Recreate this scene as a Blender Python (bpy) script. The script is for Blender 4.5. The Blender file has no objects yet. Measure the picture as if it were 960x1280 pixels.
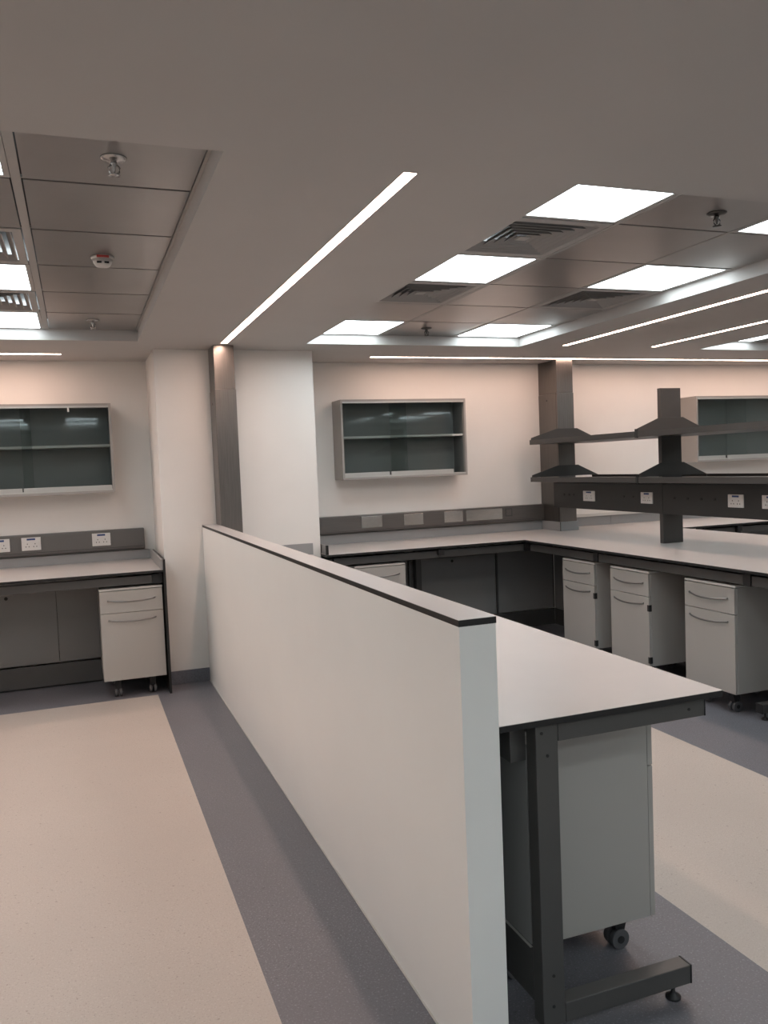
import bpy, bmesh, math, random
from mathutils import Vector, Matrix
random.seed(7)
S = bpy.context.scene
COL = S.collection
PI = math.pi

# ------------------------------------------------------------------ camera
CAM_H = 1.5765
F_PX = 1034.2
YAW, PITCH, ROLL = (math.radians(a) for a in (-20.265, -3.198, -2.2765))
fw = Vector((-math.sin(YAW)*math.cos(PITCH), math.cos(YAW)*math.cos(PITCH), math.sin(PITCH)))
rt = Vector((math.cos(YAW), math.sin(YAW), 0))
up = rt.cross(fw)
r2 = rt*math.cos(ROLL) + up*math.sin(ROLL)
u2 = -rt*math.sin(ROLL) + up*math.cos(ROLL)
cd = bpy.data.cameras.new('camera'); cam = bpy.data.objects.new('camera', cd); COL.objects.link(cam)
cd.sensor_fit = 'VERTICAL'; cd.sensor_height = 36; cd.sensor_width = 27; cd.lens = F_PX/1280*36
cd.clip_start = 0.05; cd.clip_end = 100
m = Matrix((r2, u2, -fw)).transposed().to_4x4(); m.translation = (0, 0, CAM_H)
cam.matrix_world = m
S.camera = cam

# ------------------------------------------------------------------ world, exposure
w = bpy.data.worlds.new('world'); S.world = w; w.use_nodes = True
w.node_tree.nodes['Background'].inputs[0].default_value = (0.5, 0.55, 0.6, 1)
w.node_tree.nodes['Background'].inputs[1].default_value = 0.05
vs = S.view_settings
vs.view_transform = 'Standard'; vs.look = 'None'; vs.gamma = 1; vs.use_curve_mapping = False
vs.exposure = 1.5
PANEL_W, STRIP_W = 3.3, 14.5            # strength of the square panels and of the linear strips
PANEL_C = (0.86, 0.96, 1.0)
STRIP_C = (1.0, 0.69, 0.56)

# ------------------------------------------------------------------ materials
def mat(name, col, rough=0.5, metal=0.0, spec=0.5, noise=None, bump=0.0, bscale=60):
    m = bpy.data.materials.new(name); m.use_nodes = True
    nt = m.node_tree; b = nt.nodes['Principled BSDF']
    b.inputs['Base Color'].default_value = (*col, 1)
    b.inputs['Roughness'].default_value = rough
    b.inputs['Metallic'].default_value = metal
    b.inputs['Specular IOR Level'].default_value = spec
    if noise:
        sc, amt, stretch = noise
        tc = nt.nodes.new('ShaderNodeTexCoord'); mp = nt.nodes.new('ShaderNodeMapping')
        mp.inputs['Scale'].default_value = stretch
        nz = nt.nodes.new('ShaderNodeTexNoise'); nz.inputs['Scale'].default_value = sc; nz.inputs['Detail'].default_value = 4
        rp = nt.nodes.new('ShaderNodeMapRange')
        rp.inputs['From Min'].default_value = .3; rp.inputs['From Max'].default_value = .7
        rp.inputs['To Min'].default_value = 1-amt; rp.inputs['To Max'].default_value = 1+amt
        mx = nt.nodes.new('ShaderNodeVectorMath'); mx.operation = 'SCALE'; mx.inputs[0].default_value = col
        nt.links.new(tc.outputs['Object'], mp.inputs[0]); nt.links.new(mp.outputs[0], nz.inputs['Vector'])
        nt.links.new(nz.outputs['Fac'], rp.inputs['Value']); nt.links.new(rp.outputs[0], mx.inputs['Scale'])
        nt.links.new(mx.outputs[0], b.inputs['Base Color'])
        if bump:
            bp_ = nt.nodes.new('ShaderNodeBump'); bp_.inputs['Strength'].default_value = bump; bp_.inputs['Distance'].default_value = .002
            nt.links.new(nz.outputs['Fac'], bp_.inputs['Height']); nt.links.new(bp_.outputs[0], b.inputs['Normal'])
    return m

def vinyl(name, base, dark, light, rough):
    """speckled sheet vinyl: fine grain plus sparse darker and lighter chips"""
    m = bpy.data.materials.new(name); m.use_nodes = True
    nt = m.node_tree; b = nt.nodes['Principled BSDF']; b.inputs['Roughness'].default_value = rough
    b.inputs['Specular IOR Level'].default_value = .4
    tc = nt.nodes.new('ShaderNodeTexCoord')
    def chips(scale, lo, hi, seed):
        mp = nt.nodes.new('ShaderNodeMapping'); mp.inputs['Location'].default_value = (seed, seed*2.3, 0)
        n = nt.nodes.new('ShaderNodeTexNoise'); n.inputs['Scale'].default_value = scale; n.inputs['Detail'].default_value = 3
        r = nt.nodes.new('ShaderNodeMapRange'); r.inputs['From Min'].default_value = lo; r.inputs['From Max'].default_value = hi
        nt.links.new(tc.outputs['Object'], mp.inputs[0]); nt.links.new(mp.outputs[0], n.inputs['Vector'])
        nt.links.new(n.outputs['Fac'], r.inputs['Value']); return r.outputs[0]
    def mixc(a, fac, c, amount):
        mm = nt.nodes.new('ShaderNodeMath'); mm.operation = 'MULTIPLY'; mm.inputs[1].default_value = amount
        nt.links.new(fac, mm.inputs[0])
        x = nt.nodes.new('ShaderNodeMix'); x.data_type = 'RGBA'
        nt.links.new(mm.outputs[0], x.inputs['Factor'])
        if isinstance(a, tuple): x.inputs[6].default_value = (*a, 1)
        else: nt.links.new(a, x.inputs[6])
        x.inputs[7].default_value = (*c, 1); return x.outputs[2]
    c = mixc(base, chips(150, .57, .68, 1.7), light, .6)
    c = mixc(c, chips(170, .58, .70, 5.1), dark, .55)
    c = mixc(c, chips(60, .66, .72, 9.3), dark, .7)
    c = mixc(c, chips(1.3, .35, .75, 3.3), tuple(k*.86 for k in base), .5)
    nt.links.new(c, b.inputs['Base Color'])
    return m

def emit(name, col, s):
    m = bpy.data.materials.new(name); m.use_nodes = True; nt = m.node_tree
    for n in list(nt.nodes):
        if n.type == 'BSDF_PRINCIPLED': nt.nodes.remove(n)
    e = nt.nodes.new('ShaderNodeEmission'); e.inputs[0].default_value = (*col, 1); e.inputs[1].default_value = s
    nt.links.new(e.outputs[0], nt.nodes['Material Output'].inputs[0]); return m

def glass_mat():
    m = bpy.data.materials.new('smoked_glass'); m.use_nodes = True; nt = m.node_tree
    for n in list(nt.nodes):
        if n.type == 'BSDF_PRINCIPLED': nt.nodes.remove(n)
    t = nt.nodes.new('ShaderNodeBsdfTransparent'); t.inputs[0].default_value = (.86, .885, .88, 1)
    g = nt.nodes.new('ShaderNodeBsdfGlossy'); g.inputs['Roughness'].default_value = .03; g.inputs[0].default_value = (.9, .95, .95, 1)
    fr = nt.nodes.new('ShaderNodeFresnel'); fr.inputs[0].default_value = 1.32
    x = nt.nodes.new('ShaderNodeMixShader')
    nt.links.new(fr.outputs[0], x.inputs[0]); nt.links.new(t.outputs[0], x.inputs[1]); nt.links.new(g.outputs[0], x.inputs[2])
    nt.links.new(x.outputs[0], nt.nodes['Material Output'].inputs[0]); return m

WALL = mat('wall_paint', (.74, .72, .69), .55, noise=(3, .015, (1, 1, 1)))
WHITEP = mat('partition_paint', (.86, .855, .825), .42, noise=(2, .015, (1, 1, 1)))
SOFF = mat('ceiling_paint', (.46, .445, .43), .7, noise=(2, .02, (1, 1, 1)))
TILE = mat('ceiling_tile_metal', (.36, .345, .335), .30, metal=.75, noise=(6, .03, (1, 1, 1)))
TBAR = mat('tile_grid', (.40, .385, .37), .5, metal=.0)
CREAM = vinyl('vinyl_cream', (.53, .465, .415), (.27, .21, .175), (.66, .61, .56), .5)
GREYV = vinyl('vinyl_slate', (.170, .167, .186), (.08, .08, .09), (.38, .38, .41), .42)
SKIRT = mat('skirting_vinyl', (.15, .155, .18), .45, noise=(90, .15, (1, 1, 1)))
TOPW = mat('laminate_top', (.48, .455, .44), .33, noise=(5, .02, (1, 1, 1)))
UPST = mat('laminate_upstand', (.27, .27, .27), .35)
BLACK = mat('laminate_core', (.008, .008, .008), .5)
PED = mat('pale_grey_steel', (.40, .385, .36), .42, noise=(2, .02, (1, 1, 1)))
PEDL = mat('pale_grey_edge', (.55, .54, .51), .4)
DARK = mat('graphite_steel', (.088, .086, .083), .42, metal=.25, noise=(4, .05, (1, 1, 1)))
TRUNK = mat('trunking_grey', (.125, .12, .115), .42, metal=.2)
SPINE = mat('spine_steel', (.030, .030, .029), .45, metal=.1)
FRAMEG = mat('cupboard_steel', (.31, .295, .275), .4)
DARKR = mat('rack_steel', (.060, .057, .054), .4, metal=.3, noise=(4, .05, (1, 1, 1)))
BRUSH = mat('brushed_steel', (.17, .157, .146), .30, metal=.85, noise=(30, .12, (8, 8, .15)), bump=.1)
BRUSHP = mat('brushed_plate', (.56, .53, .50), .22, metal=.9, noise=(30, .1, (1, 8, 8)), bump=.1)
BRUSHT = mat('steel_trunking', (.15, .14, .132), .36, metal=.6, noise=(30, .08, (.2, 8, 8)))
BOARD = mat('grey_board', (.24, .24, .235), .5, noise=(2, .03, (1, 1, 1)))
RUBBER = mat('black_plastic', (.015, .015, .016), .55)
WHEEL = mat('castor_grey', (.09, .09, .095), .5)
CHROME = mat('satin_chrome', (.45, .44, .43), .25, metal=.95)
CHROME_SHADED = mat('chrome_shaded', (.10, .095, .09), .3, metal=.95)  # same chrome, with the silhouette shade of some sprinklers put into the colour
LOUVRE = mat('louvre_blade', (.34, .33, .32), .8, spec=.1)
HANDLE = mat('handle_steel', (.28, .27, .26), .3, metal=.8)
SOCK = mat('socket_plastic', (.62, .60, .58), .35)
BLUE = mat('blue_label', (.02, .05, .16), .5)
RED = mat('red_label', (.45, .06, .05), .5)
ALU = mat('anodised_aluminium', (.50, .50, .48), .35, metal=.5)
CABIN = mat('cupboard_interior', (.175, .18, .175), .5)
GLASS = glass_mat()
PANEL = emit('panel_light', PANEL_C, PANEL_W)
STRIP = emit('strip_light', STRIP_C, STRIP_W)
STRIPB = emit('strip_light_back', STRIP_C, STRIP_W*.78)

# ------------------------------------------------------------------ helpers
ORI = {}
def bx(bm, x0, x1, y0, y1, z0, z1):
    x0, x1 = sorted((x0, x1)); y0, y1 = sorted((y0, y1)); z0, z1 = sorted((z0, z1))
    v = [bm.verts.new(p) for p in ((x0,y0,z0),(x1,y0,z0),(x1,y1,z0),(x0,y1,z0),(x0,y0,z1),(x1,y0,z1),(x1,y1,z1),(x0,y1,z1))]
    for f in ((0,3,2,1),(4,5,6,7),(0,1,5,4),(1,2,6,5),(2,3,7,6),(3,0,4,7)): bm.faces.new([v[i] for i in f])
    return bm
def box(*a): return bx(bmesh.new(), *a)
def prism(pts, axis, a, b, bm=None):
    """polygon pts in the two other axes, extruded along axis from a to b"""
    bm = bm or bmesh.new()
    def P(p, t):
        return {'x': (t, p[0], p[1]), 'y': (p[0], t, p[1]), 'z': (p[0], p[1], t)}[axis]
    A = [bm.verts.new(P(p, a)) for p in pts]; B = [bm.verts.new(P(p, b)) for p in pts]
    n = len(pts)
    bm.faces.new(A); bm.faces.new(B[::-1])
    for i in range(n): bm.faces.new((A[i], B[i], B[(i+1) % n], A[(i+1) % n]))
    bmesh.ops.recalc_face_normals(bm, faces=bm.faces); return bm
def cyl(c, r, h, axis='z', n=24, r2=None, bm=None):
    """cylinder whose axis starts at c and runs h along axis"""
    bm = bm or bmesh.new(); r2 = r if r2 is None else r2
    A, B = [], []
    for i in range(n):
        t = 2*PI*i/n; u, v = math.cos(t), math.sin(t)
        for L, rr, hh in ((A, r, 0), (B, r2, h)):
            p = {'z': (u*rr, v*rr, hh), 'x': (hh, u*rr, v*rr), 'y': (u*rr, hh, v*rr)}[axis]
            L.append(bm.verts.new((c[0]+p[0], c[1]+p[1], c[2]+p[2])))
    fs = [bm.faces.new(A), bm.faces.new(B)]
    for i in range(n):
        f = bm.faces.new((A[i], B[i], B[(i+1) % n], A[(i+1) % n])); f.smooth = True; fs.append(f)
    bmesh.ops.recalc_face_normals(bm, faces=fs); return bm
def lathe(prof, c, n=24, bm=None):
    bm = bm or bmesh.new(); rings = []
    for r, z in prof:
        rings.append([bm.verts.new((c[0]+r*math.cos(2*PI*i/n), c[1]+r*math.sin(2*PI*i/n), c[2]+z)) for i in range(n)])
    for a, b in zip(rings, rings[1:]):
        for i in range(n): bm.faces.new((a[i], a[(i+1) % n], b[(i+1) % n], b[i])).smooth = True
    bm.faces.new(rings[0]); bm.faces.new(rings[-1])
    bmesh.ops.recalc_face_normals(bm, faces=bm.faces); return bm
def tube(pts, rx, rz, bm=None, n=8):
    """flattened tube along pts"""
    bm = bm or bmesh.new(); rings = []
    for k, p in enumerate(pts):
        p = Vector(p); a = Vector(pts[max(0, k-1)]); b = Vector(pts[min(len(pts)-1, k+1)])
        t = (b-a).normalized(); s = t.cross(Vector((0, 0, 1)))
        if s.length < 1e-4: s = Vector((1, 0, 0))
        s.normalize(); q = s.cross(t)
        rings.append([bm.verts.new(p + s*rx*math.cos(2*PI*i/n) + q*rz*math.sin(2*PI*i/n)) for i in range(n)])
    for a, b in zip(rings, rings[1:]):
        for i in range(n): bm.faces.new((a[i], a[(i+1) % n], b[(i+1) % n], b[i])).smooth = True
    bm.faces.new(rings[0]); bm.faces.new(rings[-1]); bmesh.ops.recalc_face_normals(bm, faces=bm.faces); return bm
def obj(name, bm, material, parent=None, bev=0.0, mats=None):
    o0 = ORI.get(parent.name, Vector()) if parent else Vector()
    if parent: bmesh.ops.translate(bm, verts=bm.verts, vec=-o0)
    me = bpy.data.meshes.new(name); bm.to_mesh(me); bm.free()
    for mm in (mats or [material]): me.materials.append(mm)
    o = bpy.data.objects.new(name, me); COL.objects.link(o)
    if parent: o.parent = parent; ORI[o.name] = o0
    if bev:
        b = o.modifiers.new('bevel', 'BEVEL'); b.width = bev; b.segments = 2; b.limit_method = 'ANGLE'
    return o
def tag(o, label, cat, group=None):
    o['label'] = label; o['category'] = cat
    if group: o['group'] = group
    return o
def thing(name, label, cat, loc=(0, 0, 0), group=None):
    o = bpy.data.objects.new(name, None); COL.objects.link(o); o.empty_display_size = .1
    o.location = loc; ORI[o.name] = Vector(loc); return tag(o, label, cat, group)
def struct(name, bm, material, bev=0, mats=None):
    o = obj(name, bm, material, None, bev, mats); o['kind'] = 'structure'; return o
def dup(root, loc, rz=0.0, label=None):
    def rec(o, par):
        c = o.copy(); COL.objects.link(c)
        if par: c.parent = par
        for ch in list(o.children): rec(ch, c)
        return c
    c = rec(root, None); c.location = loc; c.rotation_euler = (0, 0, rz)
    if label: c['label'] = label
    return c

# ------------------------------------------------------------------ room dimensions
YB, XL, XR, YN = 7.007, -4.2, 9.4, -4.6
ZS, ZT = 2.4966, 2.5695
BH = 0.90
PX0, PX1, PY = 0.5767, 1.7833, 6.314          # pillar
HX0, HX1, HY0, HZ = 0.867, 0.972, 1.8465, 1.187   # half-height partition

# floor: slate vinyl with cream fields
fields = [(-3.2, .461, -3.8, 6.079), (1.8775, 3.046, -3.8, 5.35), (5.75, 8.9, -3.8, 5.35)]
def grid_faces(bm, xs, ys, z, idx, flip=False):
    xs = sorted(set(xs)); ys = sorted(set(ys)); V = {}
    for x in xs:
        for y in ys: V[x, y] = bm.verts.new((x, y, z))
    for xa, xb in zip(xs, xs[1:]):
        for ya, yb in zip(ys, ys[1:]):
            k = idx((xa+xb)/2, (ya+yb)/2)
            if k is None: continue
            q = [V[xa, ya], V[xb, ya], V[xb, yb], V[xa, yb]]
            if flip: q.reverse()
            bm.faces.new(q).material_index = k
    bmesh.ops.delete(bm, geom=[v for v in bm.verts if not v.link_faces], context='VERTS')
bm = bmesh.new()
inside = lambda R, x, y: any(a < x < b and c < y < d for a, b, c, d in R)
grid_faces(bm, [XL-.2, XR+.2]+[v for f in fields for v in f[:2]], [YN-.2, YB+.2]+[v for f in fields for v in f[2:]], 0,
           lambda x, y: 1 if inside(fields, x, y) else 0)
struct('floor', bm, None, mats=[GREYV, CREAM])

struct('wall_back', box(XL-.2, XR+.2, YB, YB+.2, 0, ZS+.3), WALL)
struct('wall_left', box(XL-.2, XL, YN, YB, 0, ZS+.3), WALL)
struct('wall_right', box(XR, XR+.2, YN, YB, 0, ZS+.3), WALL)
struct('wall_near', box(XL-.2, XR+.2, YN-.2, YN, 0, ZS+.3), WALL)
struct('wall_pillar', box(PX0, PX1, PY, YB, 0, ZS), WALL, .002)
struct('baseboard_pillar', box(PX0-.006, HX0, PY-.006, PY, 0, .1), SKIRT)
struct('baseboard_left', box(XL, XL+.006, YN, YB, 0, .1), SKIRT)
struct('baseboard_right', box(XR-.006, XR, YN, YB, 0, .1), SKIRT)

# half-height partition with a laminate capping
hw = struct('wall_partition', box(HX0+.001, HX1-.001, HY0+.001, PY, 0, HZ-.0175), WHITEP, .0015)
bm = box(HX0, HX1, HY0, PY, HZ-.0175, HZ-.0012); c1 = obj('capping_core', bm, BLACK, hw)
c2 = obj('capping_top', box(HX0, HX1, HY0, PY, HZ-.0012, HZ), TOPW, hw)
obj('floor_sealant', box(HX0-.004, HX0+.002, HY0, PY, 0, .004), PEDL, hw)

# ------------------------------------------------------------------ ceiling: soffit with three tiled coffers and light slots
GY0, GY1 = 2.43, 5.96
RS = (GY1-GY0)/6
COF = [(-1.336, .449, GY0, GY1), (1.6413, 3.4263, GY0, GY1), (5.243, 7.028, GY0, GY1),
       (-1.336, .449, -3.0, -.06), (1.6413, 3.4263, -3.0, -.06), (5.243, 7.028, -3.0, -.06), (-3.9, -2.7, GY0, GY1), (7.75, 8.95, GY0, GY1)]
SLW = .0225
SLOT = [(1.0219, 1.0668, 2.463, 6.0), (3.80-SLW, 3.80+SLW, 2.463, 5.872), (4.675-SLW, 4.675+SLW, 2.463, 5.872),
        (2.384, 9.1, 6.6385-SLW, 6.6385+SLW), (-3.9, -.057, 6.6385-SLW, 6.6385+SLW),
        (-2.0-SLW, -2.0+SLW, 2.463, 5.99), (-2.5-SLW, -2.5+SLW, 2.463, 5.99)]  # last strip is unseen, added to brighten the partition's left face
holes = COF + SLOT
bm = bmesh.new()
grid_faces(bm, [XL-.2, XR+.2]+[v for h in holes for v in h[:2]], [YN-.2, YB+.2]+[v for h in holes for v in h[2:]], ZS,
           lambda x, y: None if inside(holes, x, y) else 0, flip=True)
def rim(bm, h, z0, z1):
    a, b, c, d = h
    P = [(a, c), (b, c), (b, d), (a, d)]
    for i in range(4):
        p, q = P[i], P[(i+1) % 4]
        bm.faces.new([bm.verts.new((*p, z0)), bm.verts.new((*q, z0)), bm.verts.new((*q, z1)), bm.verts.new((*p, z1))])
for h in COF: rim(bm, h, ZS, ZT+.15)
for h in SLOT: rim(bm, h, ZS, ZS+.02)
bx(bm, XL-.2, XR+.2, YN-.2, YB+.2, ZT+.15, ZT+.2)
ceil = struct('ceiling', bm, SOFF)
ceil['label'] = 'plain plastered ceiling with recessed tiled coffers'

# strip lights
slot_lab = ['long diagonal linear light above the white partition, ending at the steel column',
            'linear light between the middle coffer and the right one, nearer the middle coffer',
            'linear light second to the right of the middle coffer, beside the right coffer',
            'long linear light parallel to the back wall above the right cupboards',
            'linear light parallel to the back wall above the left glass cupboard']
for k, h in enumerate(SLOT):
    lab = slot_lab[k] if k < len(slot_lab) else 'linear light strip recessed in the ceiling left of the picture, %s' % ('nearer one', 'further one, added to brighten the partition')[k-5]
    t = thing('linear_light', lab, 'ceiling light', ((h[0]+h[1])/2, (h[2]+h[3])/2, ZS), 'recessed linear lights')
    obj('diffuser', box(h[0]+.001, h[1]-.001, h[2]+.001, h[3]-.001, ZS+.001, ZS+.006), STRIPB if k == 3 else STRIP, t)
    obj('housing', box(h[0]+.001, h[1]-.001, h[2]+.001, h[3]-.001, ZS+.0065, ZS+.02), ALU, t)

# tiles, panel lights and air diffusers
def tile(x0, x1, y0, y1):
    g = .0035
    bm = box(x0+g, x1-g, y0+g, y1-g, ZT, ZT+.005)
    obj('ceiling_tile', bm, TILE, ceil)
def panel_light(x0, x1, y0, y1, label, mode='panel'):
    t = thing('ceiling_light', label, 'ceiling light', ((x0+x1)/2, (y0+y1)/2, ZT), 'square ceiling light panels')
    bm = bmesh.new(); w_ = .02
    bx(bm, x0, x0+w_, y0, y1, ZT-.001, ZT+.012); bx(bm, x1-w_, x1, y0, y1, ZT-.001, ZT+.012)
    bx(bm, x0+w_, x1-w_, y0, y0+w_, ZT-.001, ZT+.012); bx(bm, x0+w_, x1-w_, y1-w_, y1, ZT-.001, ZT+.012)
    obj('frame', bm, TBAR, t)
    obj('diffuser', box(x0+w_, x1-w_, y0+w_, y1-w_, ZT+.001, ZT+.006), PANEL, t)
def air(x0, x1, y0, y1, label):
    cx, cy = (x0+x1)/2, (y0+y1)/2
    t = thing('air_diffuser', label, 'air vent', (cx, cy, ZT), 'four-way square air diffusers')
    H = min(x1-x0, y1-y0)/2 - .004; A0 = H-.035
    bm = bmesh.new()
    bx(bm, x0+.004, cx-A0, y0+.004, y1-.004, ZT-.002, ZT+.006); bx(bm, cx+A0, x1-.004, y0+.004, y1-.004, ZT-.002, ZT+.006)
    bx(bm, cx-A0, cx+A0, y0+.004, cy-A0, ZT-.002, ZT+.006); bx(bm, cx-A0, cx+A0, cy+A0, y1-.004, ZT-.002, ZT+.006)
    obj('frame', bm, TBAR, t, .001)
    obj('plenum', box(cx-A0, cx+A0, cy-A0, cy+A0, ZT+.055, ZT+.06), BLACK, t)
    n = 6; step = (A0-.03)/n
    for i in range(n):
        a = A0 - .004 - i*step; b = a - step*.60; z0, z1 = ZT-.001, ZT+.022; th = .0022
        bm = bmesh.new()
        def ringv(r, z): return [bm.verts.new((cx+sx*r, cy+sy*r, z)) for sx, sy in ((-1,-1),(1,-1),(1,1),(-1,1))]
        R = [ringv(a, z0), ringv(b, z1), ringv(b-th, z1), ringv(a-th*2.2, z0)]
        for q in range(4):
            A_, B_ = R[q], R[(q+1) % 4]
            for s in range(4): bm.faces.new((A_[s], A_[(s+1) % 4], B_[(s+1) % 4], B_[s]))
        bmesh.ops.recalc_face_normals(bm, faces=bm.faces)
        obj('louvre_ring', bm, LOUVRE, t)
    obj('centre_plate', box(cx-.028, cx+.028, cy-.028, cy+.028, ZT-.001, ZT+.003), TBAR, t)

def coffer(cof, cols, plan, names, widths=None, key=''):
    x0, x1, y0, y1 = cof; n = len(plan[0]); rs = (y1-y0)/n
    for ci, (a, b) in enumerate(cols):
        for j in range(n):
            ya, yb_ = y1-(j+1)*rs, y1-j*rs
            k = plan[ci][j]
            if k == 'T': tile(a, b, ya+.004, yb_-.004)
            elif k == 'L': panel_light(a, b, ya+.004, yb_-.004, names.get((ci, j), 'square ceiling light panel outside the photographed view, %s coffer column %s row %s' % (key, 'abc'[ci], 'abcdef'[j])))
            else: air(a, b, ya+.004, yb_-.004, names.get((ci, j), 'air diffuser outside the photographed view, %s coffer column %s row %s' % (key, 'abc'[ci], 'abcdef'[j])))
    bm = bmesh.new()
    for (a, b), (c, d) in zip(cols, cols[1:]): bx(bm, b+.002, c-.002, y0, y1, ZT-.0012, ZT+.003)
    for j in range(1, n): bx(bm, x0, x1, y1-j*rs-.004, y1-j*rs+.004, ZT+.004, ZT+.014)
    bx(bm, x0, cols[0][0], y0, y1, ZT, ZT+.006); bx(bm, cols[-1][1], x1, y0, y1, ZT, ZT+.006)
    obj('grid_trim', bm, TBAR, ceil)
    obj('grid_shadow_gap', box(x0+.001, x1-.001, y0+.001, y1-.001, ZT+.064, ZT+.066), BLACK, ceil)

coffer(COF[0], [(-1.32, -.745), (-.712, -.148), (-.114, .437)],
       ['TTTTTT', 'LDLDTL', 'TTTTTT'],
       {(1, 0): 'square white ceiling light at left, furthest row, next to the back wall',
        (1, 2): 'square white ceiling light at left, between the two air diffusers',
        (1, 5): 'square white ceiling light at left, nearest, cut by the top left picture edge',
        (1, 1): 'left air diffuser between the two far square lights',
        (1, 3): 'left air diffuser level with the smoke detector'}, key='left')
coffer(COF[1], [(1.655, 2.218), (2.238, 2.828), (2.842, 3.405)],
       ['LTDLDL', 'TTTTTT', 'LTDLTL'],
       {(0, 0): 'square light in the middle coffer, left column, furthest',
        (0, 3): 'square light in the middle coffer, left column, between two air diffusers',
        (0, 5): 'square light in the middle coffer, left column, nearest and largest',
        (2, 0): 'square light in the middle coffer, right column, furthest',
        (2, 3): 'square light in the middle coffer, right column, behind it an air diffuser',
        (2, 5): 'square light in the middle coffer, right column, cut by the right picture edge',
        (0, 2): 'air diffuser in the left column of the middle coffer, further of the two',
        (0, 4): 'air diffuser in the left column of the middle coffer, nearer of the two',
        (2, 2): 'air diffuser in the right column of the middle coffer'}, key='middle')
coffer(COF[2], [(5.257, 5.82), (5.84, 6.43), (6.444, 7.007)],
       ['LTDLDL', 'TTTTTT', 'LTDLTL'],
       {(0, 0): 'square light at the far end of the right-hand coffer, seen at picture edge'}, key='right')
for k, (ci_, key) in enumerate(((3, 'rear left'), (4, 'rear middle'), (5, 'rear right'))):
    c = COF[ci_]; a = c[0]+.014
    coffer(c, [(a, a+.563), (a+.583, a+1.173), (a+1.187, a+1.75)], ['LTLTL', 'TTTTT', 'LTLTL'], {}, key=key)
for ci_, key in ((6, 'far left'), (7, 'far right')):
    c = COF[ci_]; pl = 'LTLTLT' if ci_ == 6 else 'TTLTTT'
    coffer(c, [(c[0]+.01, c[0]+.59), (c[0]+.61, c[1]-.01)], [pl, 'TTTTTT'], {}, key=key)

# sprinklers and smoke detector
def sprinkler(x, y, label):
    CH = CHROME_SHADED if x > 1 else CHROME
    t = thing('sprinkler_head', label, 'sprinkler', (x, y, ZT), 'pendent ceiling sprinklers')
    obj('escutcheon', lathe([(.041, 0), (.040, -.004), (.030, -.009), (.012, -.011), (.010, -.013)], (x, y, ZT-.0005)), CH, t)
    obj('body', lathe([(.009, -.011), (.011, -.020), (.008, -.024), (.004, -.042), (.003, -.046)], (x, y, ZT), 16), CH, t)
    for s in (-1, 1):
        obj('frame_arm', tube([(x+s*.009, y, ZT-.022), (x+s*.017, y, ZT-.031), (x+s*.015, y, ZT-.044), (x+s*.004, y, ZT-.053)], .0022, .003), CH, t)
    obj('deflector', lathe([(.004, -.050), (.018, -.0535), (.018, -.0555), (.003, -.057)], (x, y, ZT), 20), CH, t)
sprinkler(.165, 2.757, 'chrome sprinkler in the left coffer, nearest tile')
sprinkler(.153, 5.594, 'chrome sprinkler in the left coffer, furthest tile near back wall')
sprinkler(2.554, 2.786, 'sprinkler in the middle coffer, nearest tile of centre column')
sprinkler(2.461, 5.616, 'sprinkler in the middle coffer, furthest tile of centre column')
t = thing('smoke_detector', 'white smoke detector with red label on a left ceiling tile', 'smoke detector', (.166, 3.99, ZT))
obj('base', lathe([(.050, 0), (.050, -.010), (.046, -.014)], (.166, 3.99, ZT)), SOCK, t)
obj('sensor_head', lathe([(.044, -.0141), (.040, -.030), (.030, -.044), (.010, -.048)], (.166, 3.99, ZT)), SOCK, t)
obj('red_band', box(.166-.026, .166+.026, 3.99-.0505, 3.99-.030, ZT-.0135, ZT-.004), RED, t)
for s in (-1, 1):
    obj('vent_slot', box(.166+s*.016-.010, .166+s*.016+.010, 3.99-.040, 3.99-.030, ZT-.036, ZT-.029), BLACK, t)

# ------------------------------------------------------------------ service columns
def column(x0, x1, y0, y1, z0, seam, label, hole, base=None):
    t = thing('service_column', label, 'column', ((x0+x1)/2, (y0+y1)/2, z0), 'steel service columns')
    zb = base or z0
    obj('lower_cover', box(x0, x1, y0, y1, zb, seam-.0015), BRUSH, t, .002)
    obj('upper_cover', box(x0+.003, x1-.003, y0+.003, y1, seam, ZS-.0005), BRUSH, t, .002)
    obj('corner_seam', box(x0-.0006, x0+.002, y0+.018, y0+.021, zb, seam-.002), BLACK, t)
    obj('cable_outlet', cyl((x0-.001, hole[0], hole[1]), .009, .004, 'x', 16), BLACK, t)
    if base:
        obj('plinth', box(x0-.006, x1+.012, y0-.012, y1, z0+.0005, zb), UPST, t, .001)
        obj('plinth_joint', box(x0-.008, x0-.004, y0-.014, y0-.009, z0+.0005, zb), BLACK, t)
    return t
column(.974, 1.128, 6.07, PY-.001, BH, 2.178, 'steel service column at the far end of the white partition', (6.2, 2.08))
column(4.222, 4.402, 6.68, YB-.001, BH, 2.19, 'steel service column against the back wall carrying the far shelf ends', (6.86, 2.13), base=.985)

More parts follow.
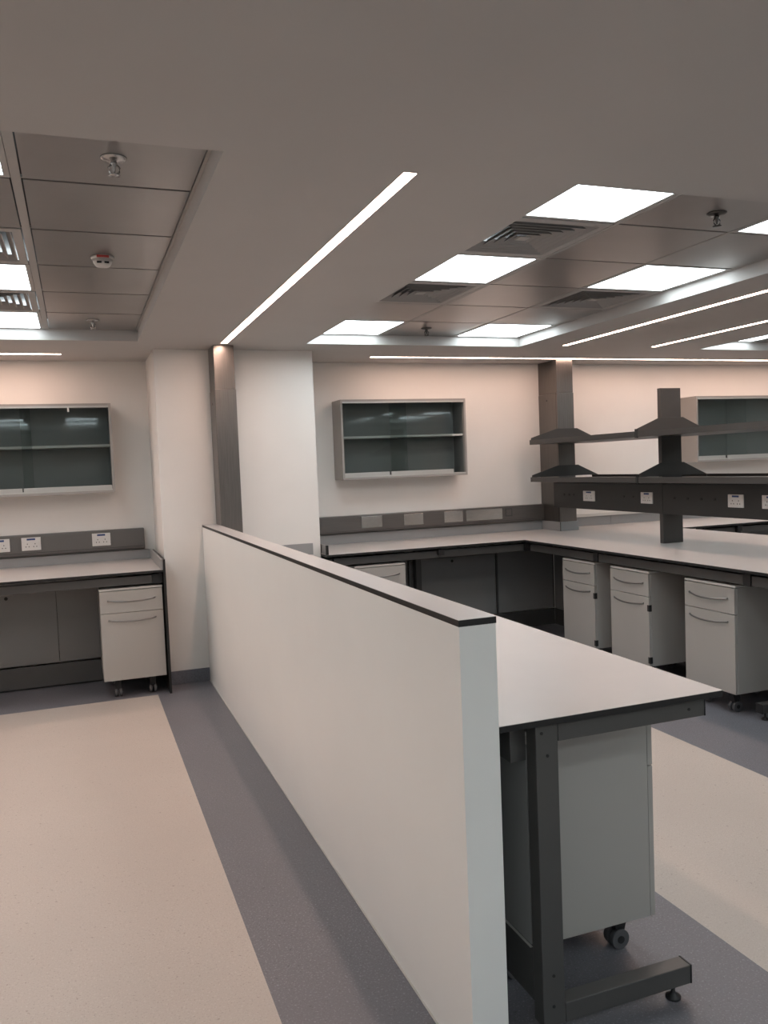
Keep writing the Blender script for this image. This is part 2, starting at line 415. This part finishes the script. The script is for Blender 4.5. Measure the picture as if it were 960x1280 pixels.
# ------------------------------------------------------------------ pedestals (front faces -Y, origin on the floor at front centre)
def pedestal(label, hinges=False):
    W, D, Z0, Z1 = .43, .52, .132, .786
    t = thing('mobile_pedestal', label, 'drawer unit', (0, 0, 0), 'grey mobile pedestals under the benches')
    obj('carcass', box(-W/2, W/2, .02, D, Z0, Z1-.014), PED, t, .0015)
    obj('top_plate', box(-W/2-.001, W/2+.001, .004, D+.001, Z1-.013, Z1), PEDL, t, .0015)
    split = .612
    for name, za, zb, hz in (('drawer', split+.002, Z1-.018, .700), ('door' if hinges else 'deep_drawer', Z0, split-.002, .560)):
        d = obj(name, box(-W/2+.001, W/2-.001, 0, .0185, za, zb), PED, t, .0015)
        n = 16; L = .325
        pts = [(-L/2+.002, -.001, hz+.004)]
        for i in range(n+1):
            s = i/n; q = 4*s*(1-s)
            pts.append((-L/2+L*s, -.008-.022*q, hz+.004-.012*q))
        pts.append((L/2-.002, -.001, hz+.004))
        obj('handle', tube(pts, .0035, .006), HANDLE, d)
    for sx in (-1, 1):
        for yy in (.07, D-.07):
            x = sx*(W/2-.095)
            bm = prism([(yy-.028, .1315), (yy+.028, .1315), (yy+.034, .085), (yy+.02, .050), (yy-.004, .050)], 'x', x-.020, x+.020)
            cs = obj('castor', bm, RUBBER, t, .002)
            for s2 in (-1, 1):
                obj('wheel', cyl((x+s2*.016-.0095, yy+.012, .0325), .032, .019, 'x', 24), WHEEL, cs, .002)
                obj('wheel_hub', cyl((x+s2*.0265-.0015, yy+.012, .0325), .012, .003, 'x', 16), RUBBER, cs)
    if hinges:
        for hz in (.535, .175):
            obj('hinge', box(W/2-.016, W/2+.006, -.002, .020, hz-.022, hz+.022), RUBBER, t, .001)
    return t
p0 = pedestal('grey two-drawer mobile pedestal under the left wall bench')
p0.location = (.317, 6.10, 0)
dup(p0, (1.632, 2.31, 0), PI/2, 'grey mobile pedestal under the near bench, seen from its side behind the leg')
dup(p0, (2.24, 6.2, 0), 0, 'grey pedestal under the right back bench, mostly hidden by the partition')
dup(p0, (3.60, 4.052, 0), -PI/2, 'nearest grey drawer pedestal under the right island bench')
p1 = pedestal('middle grey pedestal with hinged door under the island bench', hinges=True)
p1.location = (3.60, 4.838, 0); p1.rotation_euler = (0, 0, -PI/2)
dup(p1, (3.60, 5.468, 0), -PI/2, 'furthest grey pedestal with hinged door under the island bench')

# ------------------------------------------------------------------ bench pieces
TT = .0175
def top(parent, pts, name='worktop'):
    """laminate worktop of polygon outline: pale skin on a black core"""
    c = obj(name, prism(pts, 'z', BH-TT, BH-.0015), BLACK, parent)
    obj('top_skin', prism(pts, 'z', BH-.0015, BH), TOPW, c)
    return c
def frame(parent, o, u, reach, foot=True, screws=True, mt=None):
    """C-shaped leg: o = (x, y) of the upright's back outer corner, u = unit direction in which arm and foot reach"""
    mt = mt or DARK
    v = (-u[1], u[0]); T = .05
    def B(a0, a1, b0, b1, z0, z1):
        x = [o[0]+u[0]*a+v[0]*b for a in (a0, a1) for b in (b0, b1)]; y = [o[1]+u[1]*a+v[1]*b for a in (a0, a1) for b in (b0, b1)]
        return box(min(x), max(x), min(y), max(y), z0, z1)
    def C(a, b, z): return (o[0]+u[0]*a+v[0]*b, o[1]+u[1]*a+v[1]*b, z)
    obj('upright', B(0, .068, 0, T, .045, .872), mt, parent, .0025)
    obj('bench_arm', B(.0685, reach-.03, 0, T, .824, .872), mt, parent, .0025)
    obj('arm_end_cap', B(reach-.0298, reach-.026, 0, T, .824, .872), RUBBER, parent)
    f = obj('foot_rail', B(.0685, reach-.097, 0, T, .045, .100), mt, parent, .0025)
    obj('foot_end_cap', B(reach-.0968, reach-.092, 0, T, .045, .100), RUBBER, f)
    for a in (.034, reach-.14):
        c = C(a, T/2, 0)
        lv = obj('levelling_foot', lathe([(.022, 0), (.022, .006), (.008, .014), (.006, .018), (.006, .045)], c, 16), RUBBER, parent)
    if screws and u == (1, 0):
        for a, z in ((.018, .853), (.0345, .79), (.034, .185), (.032, .10), (.50, .85)):
            c = C(a, -.0015, z); obj('screw', cyl((c[0], c[1], c[2]), .0045, .003, 'y', 12), RUBBER, parent)

def socket(parent, plane, c, zc, wd=.14, ht=.10, us=False):
    """double socket plate; plane 'y': on a face looking to -Y at y=c[1]; plane 'x': on a face looking to -X at x=c[0]"""
    def B(a0, a1, d0, d1, z0, z1):
        return box(c[0]+a0, c[0]+a1, c[1]-d1, c[1]-d0, z0, z1) if plane == 'y' else box(c[0]-d1, c[0]-d0, c[1]+a0, c[1]+a1, z0, z1)
    h = ht/2
    p = obj('socket', B(-wd/2, wd/2, 0, .008, zc-h, zc+h), SOCK, parent, .0015)
    obj('label_strip', B(-wd*.22, wd*.22, .0082, .0092, zc+h*.58, zc+h*.86), BLUE, p)
    for s in (-1, 1):
        obj('rocker_switch', B(s*wd*.36-.011, s*wd*.36+.011, .0082, .0105, zc+h*.15, zc+h*.55), SOCK, p, .001)
        bm = bmesh.new()
        for da, dz in ((0, .013), (-.011, -.008), (.011, -.008)):
            b2 = B(s*wd*.2+da-.0028, s*wd*.2+da+.0028, .0082, .0088, zc-h*.25+dz-.004, zc-h*.25+dz+.004)
            me = bpy.data.meshes.new('tmp'); b2.to_mesh(me); b2.free(); bm.from_mesh(me); bpy.data.meshes.remove(me)
        obj('pin_holes', bm, BLACK, p)
    return p

# ---- left wall bench
XE = .5423
t = thing('left_wall_bench', 'laboratory bench along the back wall at left, with a black end panel', 'bench', (-1.5, 6.55, 0))
L0 = -3.9
top(t, [(L0, 6.059), (XE, 6.059), (XE, YB-.002), (L0, YB-.002)])
obj('back_upstand', box(L0, XE, YB-.02, YB-.002, BH+.0005, .975), UPST, t, .001)
e = obj('end_panel', box(XE+.0005, XE+.0165, 6.055, 6.95, .004, .972), BLACK, t, .001)
obj('side_upstand', box(XE-.014, XE, 6.06, YB-.021, BH+.0005, .974), UPST, t, .001)
obj('front_beam', box(L0, XE-.075, 6.115, 6.155, .803, .862), DARK, t, .0015)
obj('beam_connector', box(XE-.0748, XE-.004, 6.11, 6.155, .80, .870), RUBBER, t)
xs = [-3.2, -2.45, -1.70, -.95, -.197, .535]
for a, b in zip(xs, xs[1:]):
    bd = obj('back_board', box(a+.002, b-.002, 6.755, 6.77, .176, .80), BOARD, t, .001)
    obj('board_seam', box(b-.005, b+.001, 6.7702, 6.772, .176, .80), BLACK, bd)
    if a < -.5: obj('access_hole', cyl((b-.348, 6.753, .695), .013, .004, 'y', 16), BLACK, bd)
obj('plinth_board', box(-3.2, .535, 6.70, 6.715, .012, .172), DARK, t, .001)
for x in (-2.4, -1.0): frame(t, (x+.025, 6.73), (0, -1), .66, screws=False)

# left service trunking on the wall
t = thing('service_trunking', 'dark grey wall trunking with white sockets above the left bench', 'socket trunking', (-1.5, YB, .97))
obj('trunking_body', prism([(YB-.001, .976), (YB-.045, .985), (YB-.055, 1.0), (YB-.055, 1.150), (YB-.001, 1.152)], 'x', -3.9, .490), TRUNK, t, .004)
obj('cover_seam', box(-3.9, .478, YB-.0562, YB-.0545, 1.008, 1.0105), BLACK, t)
for xa, xb in ((-.268, .068), (.252, .478), (-.50, -.446)):
    obj('blank_cover', box(xa, xb, YB-.0575, YB-.0552, 1.014, 1.140), TRUNK, t, .001)
for x in (-.578, -.357, .158, -1.35, -1.57): socket(t, 'y', (x, YB-.056), 1.080, wd=.138, ht=.100)

# ---- wall cupboards with sliding glass doors
def cupboard(x0, x1, z0, z1, label, rdoor, ldoor, clip=None):
    y0, y1 = 6.7604, YB-.001
    t = thing('wall_cupboard', label, 'wall cupboard', ((x0+x1)/2, y1, z0), 'glass-fronted wall cupboards')
    k = .018
    bm = bmesh.new()
    bx(bm, x0, x0+k, y0, y1, z0, z1); bx(bm, x1-k, x1, y0, y1, z0, z1)
    bx(bm, x0+k, x1-k, y0, y1, z1-k, z1); bx(bm, x0+k, x1-k, y0, y1, z0, z0+k)
    obj('carcass', bm, FRAMEG, t, .0015)
    obj('back_panel', box(x0+k, x1-k, y1-.012, y1-.002, z0+k, z1-k), CABIN, t)
    for xa in (x0+k, x1-k-.002): obj('interior_lining', box(xa, xa+.002, y0+.03, y1-.013, z0+k, z1-k), CABIN, t)
    zs_ = z0 + (z1-z0)*.53
    obj('shelf', box(x0+k+.002, x1-k-.002, y0+.035, y1-.013, zs_-.009, zs_+.009), PEDL, t, .001)
    obj('top_track', box(x0+k, x1-k, y0+.001, y0+.028, z1-k-.014, z1-k), ALU, t, .001)
    obj('bottom_track', box(x0+k, x1-k, y0+.001, y0+.028, z0+k, z0+k+.008), ALU, t, .001)
    for (a, b), yy in ((rdoor, y0+.004), (ldoor, y0+.016)):
        g = obj('sliding_door', box(a, b, yy, yy+.004, z0+k+.030, z1-k-.010), GLASS, t)
        obj('door_rail', box(a, b, yy-.003, yy+.008, z0+k+.008, z0+k+.040), ALU, g, .001)
    a, b = rdoor
    obj('door_lock', box(a-.012, a-.004, y0+.004, y0+.012, z0+k+.012, z0+k+.040), RUBBER, t)
    if clip: obj('door_clip', box(clip-.007, clip+.007, y0-.004, y0+.004, z1-k-.045, z1-k-.012), SOCK, t, .001)
cupboard(-.908, .278, 1.4545, 2.1435, 'grey glass-fronted wall cupboard at left above the left bench', (-.372, .257), (-.887, -.30), clip=-.03)
cupboard(2.1375, 3.318, 1.466, 2.153, 'grey glass-fronted wall cupboard in the middle, right door slid partly open', (2.583, 3.180), (2.160, 2.745))
cupboard(5.898, 7.08, 1.488, 2.153, 'grey glass-fronted wall cupboard at right behind the island shelving', (6.285, 6.90), (5.92, 6.55))

# ---- near bench behind the partition
NB0, NB1 = 1.8545, PY-.002
t = thing('near_bench', 'long pale worktop bench running along the right side of the partition', 'bench', (1.3, 4.0, 0))
top(t, [(HX1+.001, NB0), (1.6915, NB0), (1.6985, NB1), (HX1+.001, NB1)])
frame(t, (1.096, 1.883), (1, 0), .585)
frame(t, (1.096, 3.55), (1, 0), .585, screws=False); frame(t, (1.096, 5.2), (1, 0), .585, screws=False)
obj('rear_beam', box(1.05, 1.0975, 1.94, 6.2, .765, .872), DARK, t, .0015)
ys = [1.94, 3.0, 4.0, 5.0, 6.2]
for a, b in zip(ys, ys[1:]): obj('back_board', box(1.098, 1.112, a+.002, b-.002, .248, .80), BOARD, t, .001)
obj('plinth_board', box(1.096, 1.108, 1.934, 6.2, .095, .2455), DARK, t, .0015)
obj('edge_highlight', box(1.090, 1.0975, 1.934, 6.2, .2455, .2475), PED, t)  # pale strip paints the highlight along the boards' lower edge
obj('back_upstand', box(1.13, 1.7165, PY-.02, PY-.0022, BH+.0005, .99), UPST, t, .001)

# ---- right bench: back run, island and far right run in one continuous top
IX0, IX1, RY = 3.5435, 5.16, 6.165
t = thing('right_back_bench', 'continuous pale worktop along the right back wall and down the island', 'bench', (3.0, 6.5, 0))
X9 = 9.2; IY = 1.9
top(t, [(PX1+.003, RY), (IX0, RY), (IX0, IY), (IX1, IY), (IX1, RY), (X9, RY), (X9, YB-.002), (PX1+.003, YB-.002)])
obj('back_upstand', box(PX1+.02, 4.215, YB-.018, YB-.002, BH+.0005, .985), UPST, t, .001)
obj('side_upstand', box(PX1+.009, PX1+.022, RY+.02, YB-.02, BH+.0005, .975), UPST, t, .001)
obj('side_upstand_edge', box(PX1+.003, PX1+.0225, RY+.002, RY+.0195, BH+.0005, .975), BLACK, t)
xs = [4.418, 5.005, 5.6, 6.2, 6.8, 7.4, 8.0, 8.6, X9]
for a, b in zip(xs, xs[1:]): obj('upstand_panel', box(a+.0015, b-.0015, YB-.016, YB-.002, BH+.0005, .992), UPST, t, .001)
obj('upstand_ledge', box(4.418, X9, YB-.032, YB-.002, .9925, 1.022), PEDL, t, .001)
# beams
obj('front_beam', box(PX1+.08, 3.56, RY+.055, RY+.095, .803, .862), DARK, t, .0015)
obj('beam_connector', box(3.562, 3.615, RY+.04, RY+.09, .80, .872), RUBBER, t)
cuts = [IY+.1, 3.725, 5.21, RY+.03]
for a, b in zip(cuts, cuts[1:]): obj('front_beam', box(3.595, 3.635, a+.028, b-.028, .803, .862), DARK, t, .0015)
for y in cuts[1:3]: obj('beam_connector', box(3.585, 3.635, y-.0275, y+.0275, .80, .872), RUBBER, t)
obj('front_beam', box(5.2, X9, RY+.055, RY+.095, .803, .862), DARK, t, .0015)
for x in (5.86, 7.4): obj('beam_connector', box(x, x+.05, RY+.04, RY+.054, .80, .872), RUBBER, t)
obj('front_beam', box(IX1-.1, IX1-.06, IY+.1, RY, .803, .862), DARK, t, .0015)
# C frames under the island, reaching to the front
for y in (5.185, 3.70, 2.1):
    frame(t, (4.19, y+.05), (-1, 0), .62, screws=False)
    frame(t, (4.42, y), (1, 0), .66, screws=False)
frame(t, (2.75, 6.76), (0, -1), .60, screws=False)
for x in (5.86, 7.4): frame(t, (x, 6.76), (0, -1), .60, screws=False)
# boards at the back
for k, (a, b) in enumerate(((1.83, 2.71), (2.725, 3.585), (3.605, 4.204))):
    bd = obj('back_board', box(a, b, 6.80, 6.815, .165, .722 if k == 1 else .80), BOARD, t, .001)
    if k == 1: obj('access_hole', cyl((3.149, 6.798, .69), .013, .004, 'y', 16), BLACK, bd)
obj('board_seam', box(4.196, 4.2045, 6.798, 6.7998, .165, .80), BLACK, t)
obj('board_frame', box(3.5865, 3.6035, 6.785, 6.80, .10, .80), DARK, t)
obj('board_frame', box(2.70, 3.586, 6.785, 6.80, .724, .742), DARK, t)
obj('plinth_board', box(1.83, 4.204, 6.79, 6.80, .01, .16), DARK, t)
ys = [IY+.1, 3.0, 4.0, 5.2, 6.78]
for a, b in zip(ys, ys[1:]): obj('back_board', box(4.205, 4.219, a+.004, b-.004, .165, .80), BOARD, t, .001)
obj('plinth_board', box(4.20, 4.21, IY+.1, 6.78, .01, .16), DARK, t)
for a, b in ((5.25, 6.3), (6.3, 7.3), (7.3, 8.3), (8.3, 9.2)): obj('back_board', box(a+.002, b-.002, 6.80, 6.815, .165, .80), BOARD, t, .001)

# right wall trunking
t = thing('service_trunking', 'brushed steel wall trunking with blank plates below the middle cupboard', 'socket trunking', (3.0, YB, .98))
obj('trunking_body', prism([(YB-.001, .986), (YB-.045, .993), (YB-.055, 1.004), (YB-.055, 1.145), (YB-.001, 1.148)], 'x', PX1+.004, 4.221), BRUSHT, t, .003)
obj('cover_seam', box(PX1+.006, 4.22, YB-.0562, YB-.0545, 1.010, 1.0125), BLACK, t)
for a, b, mt in ((1.98, 2.13, BRUSHT), (2.35, 2.545, BRUSHP), (2.755, 2.945, BRUSHP), (3.155, 3.345, BRUSHP), (3.38, 3.76, BRUSHP)):
    obj('blank_plate', box(a, b, YB-.060, YB-.0552, 1.030, 1.132), mt, t, .001)
p = obj('socket_box', box(3.79, 3.865, YB-.062, YB-.0552, 1.050, 1.128), DARK, t, .001)
obj('socket_inset', box(3.803, 3.852, YB-.0635, YB-.0622, 1.062, 1.116), BRUSHT, p)

# ------------------------------------------------------------------ island shelving
t = thing('reagent_rack', 'dark steel two-tier shelving rack standing on the island bench', 'shelving rack', (4.26, 5.15, BH))
PYN, PYF = 5.15, 5.19
obj('post', box(4.160, 4.344, PYN, PYF, BH+.0005, 2.078), DARKR, t, .002)
CX = 4.265; HWD = .335
def bracket(y, z, cx=CX, w=HWD):
    z -= .002; pts = [(CX-w, z), (cx+w-.02, z), (cx+.095, z+.100), (cx-.125, z+.100), (CX-w+.004, z+.020)]
    return prism(pts, 'y', y-.004, y)
YNEAR = 2.35
for z in (1.715, 1.373):
    for a, b in ((PYF-.02, 6.70), (YNEAR, PYF-.024)):
        bm = bmesh.new()
        x0, x1 = CX-HWD, CX+HWD
        bx(bm, x0, x1, a, b, z, z+.003)
        bx(bm, x0, x0+.003, a, b, z+.003, z+.043); bx(bm, x1-.003, x1, a, b, z+.003, z+.043)
        bx(bm, x0+.003, x0+.020, a, b, z+.040, z+.043); bx(bm, x1-.020, x1-.003, a, b, z+.040, z+.043)
        sh = obj('shelf', bm, DARKR, t)
        obj('shelf_board', box(x0+.004, x1-.004, a+.001, b-.001, z+.0035, z+.022), DARKR, sh)
    for y, nm in ((PYN-.001, 'shelf_bracket'), (6.679, 'shelf_bracket'), (YNEAR+.3, 'shelf_bracket')):
        obj(nm, bracket(y, z+.044, CX+(.07 if y > 6 else 0)), DARKR, t, .001)
    obj('bracket_clip', box(CX-HWD-.004, CX-HWD+.010, PYN-.012, PYN+.012, z-.006, z+.06), RUBBER, t)
obj('post', box(4.160, 4.344, 2.66, 2.70, BH+.001, 2.078), DARKR, t, .002)
# service spine under the lower shelf
x0, x1 = 4.158, 4.352
sp = obj('service_spine', box(x0, x1, YNEAR, 5.148, 1.128, 1.358), SPINE, t, .002)
sp2 = obj('service_spine', box(x0, x1, 5.192, 6.678, 1.128, 1.358), SPINE, t, .002)
obj('spine_cover', box(x0-.002, x1+.002, 5.1485, 5.1915, 1.126, 1.36), SPINE, t, .001)
for y0, y1, z in ((6.02, 6.19, 1.244), (5.26, 5.40, 1.245), (4.33, 4.47, 1.245), (4.03, 4.17, 1.245)):
    q = socket(t, 'x', (x0, (y0+y1)/2), z, wd=(y1-y0), ht=.088)
for y in (6.50, 6.42, 6.345, 5.62, 5.50, 5.015, 4.875, 4.735, 4.600):
    obj('service_outlet', cyl((x0-.004, y, 1.250), .010, .0045, 'x', 16), BLACK, t)

print('objects', len(bpy.data.objects))
